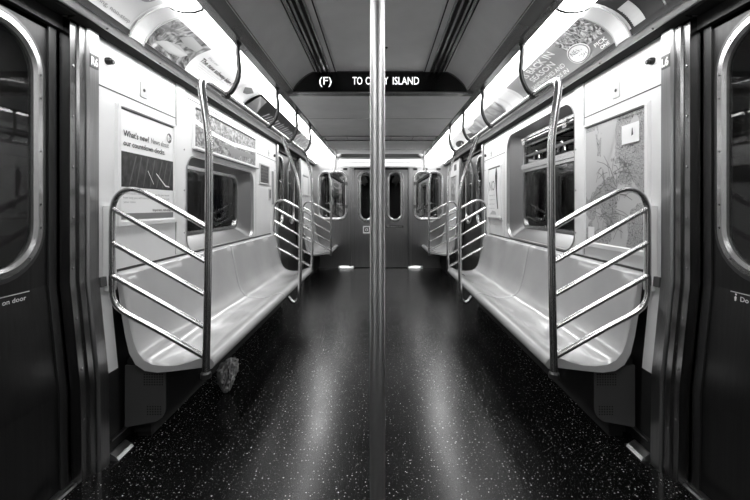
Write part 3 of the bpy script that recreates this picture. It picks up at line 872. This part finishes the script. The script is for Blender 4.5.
# long map above the left window
t, X = poster(-1, 2.66, 4.02, 1.572, 1.885, 'long framed route map above the left window', 'print_long_map', .026, .014)
bm = B(); g = lambda u, v: (-(X-.0015), 2.69+u, v)
face(bm, [(.0, 1.79), (.35, 1.75), (.7, 1.74), (1.3, 1.77), (1.3, 1.735), (.7, 1.705), (.3, 1.72), (0, 1.755)], g); obj('map_water', bm, 'paper', t)
bm = B(); g = lambda u, v: (-(X-.0025), 2.69+u, v)
face(bm, [(.35, 1.70), (.6, 1.69), (1.28, 1.70), (1.27, 1.655), (.9, 1.65), (.8, 1.61), (.65, 1.62), (.6, 1.66)], g); obj('map_land', bm, 'mid_grey', t)
bm = B(); sbox(bm, -1, XW-.030, XW, 2.68, 4.03, 1.566, 1.576); obj('bottom_rail', bm, 'mid_grey', t); base(t)
# narrow poster beyond the right window
t, X = poster(1, 4.10, 4.60, 1.04, 1.635, 'narrow white poster reading NO beside the far right doorway', 'paper', .03)
f = lambda o: (lambda u, v: (X-o, 4.57-u, v))
bm = B(); text(bm, 'NO', .02, 1.36, .21, .11, f(.0015)); obj('lettering', bm, 'mid_grey', t)
bm = B(); face(bm, [(.28, 1.60), (.31, 1.60), (.33, 1.52), (.32, 1.35), (.36, 1.15), (.33, 1.15), (.29, 1.30), (.26, 1.45), (.25, 1.52)], f(.0015)); obj('figure_print', bm, 'ink', t)
bm = B()
for k in range(4): text(bm, 'please give up your seat', .03, 1.30-.05*k, .2, .014, f(.0015))
obj('small_print', bm, 'soft_ink', t)
bm = B(); face(bm, [(.05, 1.085), (.30, 1.085), (.26, 1.12), (.15, 1.13)], f(.002)); obj('printed_badge', bm, 'card_grey', t)
bm = B(); sbox(bm, 1, XW-.024, XW, 4.10, 4.60, 1.035, 1.05); obj('bottom_rail', bm, 'soft_ink', t); base(t)
# small dark notice beyond the left window
t, X = poster(-1, 4.14, 4.50, 1.42, 1.645, 'small dark printed notice on the left wall beyond the window', 'print_notice', .02, .012, 'pale_grey', 'notice', 'notice', False)
g = lambda u, v: (-(X-.0015), 4.16+u, v)
bm = B(); [text(bm, 'EMERGENCY INSTRUCTIONS', .02, 1.595-.035*k, .26, .009, g) for k in range(5)]; obj('small_print', bm, 'soft_ink', t); base(t)
bm = B(); sbox(bm, -1, XW-.012, XW, 4.48, 4.545, 1.25, 1.385); t = tag(obj('switch_box', bm, 'pale_grey'), 'small pale switch box under the dark notice on the left wall', 'switch')
bm = B(); sbox(bm, -1, XW-.018, XW-.0125, 4.49, 4.515, 1.27, 1.37); obj('switch_slot', bm, 'ink', t)
bm = B(); sbox(bm, -1, XW-.014, XW, 4.62, 4.68, 1.20, 1.60); tag(obj('grey_strip', bm, 'soft_ink'), 'vertical grey metal strip beside the left far doorway', 'strip')
# posters beyond the far doorways
t, X = poster(-1, 6.45, 6.95, 1.36, 1.72, 'pale small poster on the left wall beyond the far doorway', 'paper', .03, .012, 'pale_grey'); base(t)
t, X = poster(1, 6.55, 7.05, 1.25, 1.72, 'dark grey poster on the right wall beyond the far doorway', 'print_soft', .03, .012, 'pale_grey'); base(t)
bm = B(); sbox(bm, 1, XW-.008, XW, 6.55, 6.72, 1.80, 1.90); tag(obj('dark_label', bm, 'dark_grey'), 'small dark label above the far right poster', 'label')

# lock plates and latch knobs
for s in (-1, 1):
    for (y, z, nm) in ((2.115, 1.81, 'near'), (4.49, 1.80, 'far')):
        t = thing('lock_plate', 'small square lock plate high on the %s %s wall panel' % (nm, SIDE[s]), 'lock', 'wall lock plates')
        bm = B(); slab(bm, rr(y-.032, y+.032, z-.040, z+.040, .006, 3), WX(s, XW-.005), WX(s, XW)); obj('plate', bm, 'pale_grey', t)
        bm = B(); disc(bm, (s*(XW-.005), y, z), (-s, 0, 0), .009, .003, 12); obj('keyhole', bm, 'ink', t); base(t)
    bm = B(); disc(bm, (s*XW, 1.833, 1.865), (-s, 0, 0), .017, .022, 16); disc(bm, (s*(XW-.02), 1.838, 1.862), (-s, .1, 0), .012, .010, 12)
    tag(obj('latch_knob', bm, 'black', smooth=True), 'small black knob beside the near %s door post' % SIDE[s], 'knob', 'panel knobs')
    bm = B(); disc(bm, (s*XW, 4.72, 1.80), (-s, 0, 0), .017, .020, 16); 
    tag(obj('latch_knob', bm, 'black', smooth=True), 'small black knob before the far %s doorway' % SIDE[s], 'knob', 'panel knobs')
    # dark clip between post and wall bracket
    bm = B(); prism(bm, [(1.30, .845), (1.282, .845), (1.278, .80), (1.297, .80)], 1.768, 1.835, s)
    t = tag(obj('wall_clip', bm, 'dark_grey'), 'dark metal clip at seat-back height beside the near %s door post' % SIDE[s], 'clip', 'wall clips')

# crumpled bag on the floor below the left bench
bm = B()
bmesh.ops.create_icosphere(bm, subdivisions=4, radius=1)
from mathutils import noise
for v in bm.verts:
    p = v.co.copy()
    n1 = noise.noise(p*1.7)*.35 - abs(noise.noise(Vector((p.x*5, p.y*5, p.z*1.6))))*.75 + noise.noise(p*9)*.08
    z = p.z
    w_ = .6+.45*(z*.5+.5)**.7
    v.co = Vector((-.955+(p.x*.072*(1+n1)+.02*z)*w_, 2.42+p.y*.07*(1+n1)*w_, .115+z*.112*(1+.15*n1)))
    if v.co.z < .004: v.co.z = .004*0+.001
tag(obj('crumpled_bag', bm, 'crumpled', smooth=False), 'crumpled grey bag lying on the floor under the left bench', 'bag')

# ------------------------------------------------------------------ far end wall
E = YE
bm = B()
wl = [(-1.15, -.67), (.69, 1.17)]
def ewin(x0, x1, g=0.0, r=.11): return rr(x0-g, x1+g, .965-g, 1.815+g, r+g)
holed(bm, [(-1.25, 0), (-1.30, .85), (-1.30, 2.0), (-.84, 2.30), (.84, 2.30), (1.30, 2.0), (1.30, .85), (1.25, 0), (.53, 0), (.53, 1.89), (-.49, 1.89), (-.49, 0)][::1],
      [ewin(a, b, .05) for a, b in wl], EY(E))
ew = struct(obj('wall_end', bm, 'steel'))
bm = B(); box(bm, -1.3, -.49, E+.06, E+.08, 0, .9); box(bm, .53, 1.3, E+.06, E+.08, 0, .9); obj('backing', bm, 'dark_paint', ew)
for k, (a, b) in enumerate(wl):
    w = bpy.data.objects.new('window_%d' % wn, None); C.objects.link(w); struct(w); wn += 1
    bm = B()
    loft(bm, [[EY(E)(*p) for p in ewin(a, b, .055)], [EY(E-.012)(*p) for p in ewin(a, b, .05)], [EY(E-.016)(*p) for p in ewin(a, b, .018)], [EY(E-.006)(*p) for p in ewin(a, b)], [EY(E+.03)(*p) for p in ewin(a, b)]], True)
    obj('window_frame', bm, 'frame_steel', w, True)
    bm = B(); slab(bm, ewin(a, b, .004), EY(E+.01), EY(E+.016)); obj('pane', bm, 'end_glass', w)
    bm = B()
    for z in (1.62, 1.18):
        x = b+.025 if a < 0 else a-.025
        box(bm, x-.02, x+.02, E-.03, E-.012, z-.03, z+.03)
    obj('latch', bm, 'dark_grey', w)
    base(w)
bm = B()
for x in (-.665, .675, .87, 1.12): box(bm, x-.04, x+.04, E-.012, E, 1.875, 1.915)
obj('vent_hole', bm, 'ink', ew)
# door jamb strips and head
for (x0, x1) in ((-.598, -.498), (.535, .620)):
    bm = B(); loft(bm, [[(x0, E, z), (x0+.012, E-.03, z), (x0+.055, E-.03, z), (x0+.06, E-.012, z), (x1, E-.012, z), (x1, E, z)] for z in (0.0, 1.93)], True, True, True)
    struct(obj('trim_%d' % tn, bm, 'steel')); tn += 1
bm = B(); box(bm, -.50, .535, E-.004, E+.02, 1.885, 1.93); struct(obj('trim_%d' % tn, bm, 'matte_black')); tn += 1
bm = B(); box(bm, -.79, .79, E-.05, E-.002, 2.075, 2.11); box(bm, -.79, .79, E-.045, E-.002, 2.015, 2.03); box(bm, -.79, .79, E-.012, E-.002, 1.93, 2.11)
t = thing('ceiling_light', 'narrow horizontal glowing strips across the top of the far end wall', 'light')
b2 = B(); box(b2, -.77, .77, E-.035, E-.013, 2.032, 2.073); obj('diffuser', b2, 'strip_diffuser', t)
b2 = B(); box(b2, -.77, .77, E-.030, E-.013, 1.965, 2.005); obj('diffuser', b2, 'strip_diffuser', t); base(t)
cn = struct(obj('trim_%d' % tn, bm, 'cornice')); tn += 1
# end door
d = bpy.data.objects.new('door_%d' % dn, None); C.objects.link(d); struct(d); dn += 1
dw = [(-.365, -.165), (.180, .392)]
def dwin(a, b, g=0.0): return rr(a-g, b+g, .945-g, 1.815+g, .098+g)
bm = B(); holed(bm, rectpts(-.488, .528, .012, 1.885), [dwin(a, b, .07) for a, b in dw], EY(E+.012))
box(bm, -.488, -.484, E-.002, E+.014, .012, 1.885); box(bm, .524, .528, E-.002, E+.014, .012, 1.885)
obj('leaf_panel', bm, 'steel', d)
for a, b in dw:
    bm = B()
    loft(bm, [[EY(E+.012)(*p) for p in dwin(a, b, .075)], [EY(E+.006)(*p) for p in dwin(a, b, .072)], [EY(E+.006)(*p) for p in dwin(a, b, .05)]], True)
    loft(bm, [[EY(E+.008)(*p) for p in dwin(a, b, .046)], [EY(E-.006)(*p) for p in dwin(a, b, .042)], [EY(E-.008)(*p) for p in dwin(a, b, .015)], [EY(E)(*p) for p in dwin(a, b)], [EY(E+.03)(*p) for p in dwin(a, b)]], True)
    obj('window_frame', bm, 'frame_steel', d, True)
    bm = B(); slab(bm, dwin(a, b, .004), EY(E+.016), EY(E+.022)); obj('pane', bm, 'end_glass', d)
bm = B(); box(bm, -.325, -.190, E+.006, E+.0115, .665, .805); st = obj('sticker', bm, 'paper', d)
f = lambda u, v: (u, E+.004, v)
bm = B(); cx, cz = -.257, .735
loft(bm, [[f(*p) for p in ell(cx, cz, .050, .050, 20)], [f(*p) for p in ell(cx, cz, .030, .030, 20)]]); face(bm, rectpts(cx-.008, cx+.008, cz-.02, cz+.02), lambda u, v: (u, E+.003, v))
for a in range(4):
    q = a*PI/2+PI/4; x, z = cx+.055*math.cos(q), cz+.055*math.sin(q); face(bm, ell(x, z, .010, .010, 10), lambda u, v: (u, E+.0035, v))
obj('sticker_mark', bm, 'ink', st)
bm = B(); box(bm, .115, .450, E+.006, E+.0115, .775, .815); ns = obj('notice_strip', bm, 'black', d)
bm = B(); text(bm, 'Do not lean on door', .135, .787, .295, .015, f, .01); obj('lettering', bm, 'white_print', ns)
base(d)
# bright kick wedges on the floor beside the end door
for s, x0, x1 in ((-1, -.79, -.505), (1, .545, .82)):
    bm = B(); pr = [(E-.004, .045), (E-.02, .045), (E-.065, .008), (E-.065, 0), (E-.004, 0)]
    loft(bm, [[(x, y, z) for y, z in pr] for x in (x0, x1)], True, True, True)
    tag(obj('kick_wedge', bm, 'polished'), 'bright metal wedge on the floor %s of the far end door' % SIDE[s], 'wedge', 'metal wedges at the end door')

# behind the camera: closing wall of the car
bm = B(); box(bm, -1.42, 1.42, YN-.05, YN, 0, 2.32); struct(obj('wall_back', bm, 'dark_paint'))
# outer skin so no light leaks round the lamp boxes
bm = B()
for s in (-1, 1):
    sbox(bm, s, .72, 1.46, YN, YE, 2.21, 2.25)
box(bm, -1.0, 1.0, YN, YE, 2.37, 2.40)
struct(obj('ceiling', bm, 'dark_paint'))

# ------------------------------------------------------------------ camera, world, view
W = bpy.data.worlds.new('World'); S.world = W; W.use_nodes = True
W.node_tree.nodes['Background'].inputs[0].default_value = (0, 0, 0, 1)
cam = bpy.data.cameras.new('Camera'); co = bpy.data.objects.new('Camera', cam); C.objects.link(co)
co.location = (0, 0, 1.17); co.rotation_euler = (PI/2, 0, 0)
cam.sensor_width = 36; cam.sensor_fit = 'HORIZONTAL'; cam.lens = 36*385/750
cam.shift_x = -5/750; cam.shift_y = -43/750; cam.clip_start = .02
S.camera = co
S.view_settings.view_transform = 'Standard'; S.view_settings.look = 'None'
S.view_settings.gamma = 1; S.view_settings.exposure = 0.08; S.view_settings.use_curve_mapping = False
S.cycles.max_bounces = 10; S.cycles.glossy_bounces = 5; S.cycles.transmission_bounces = 6
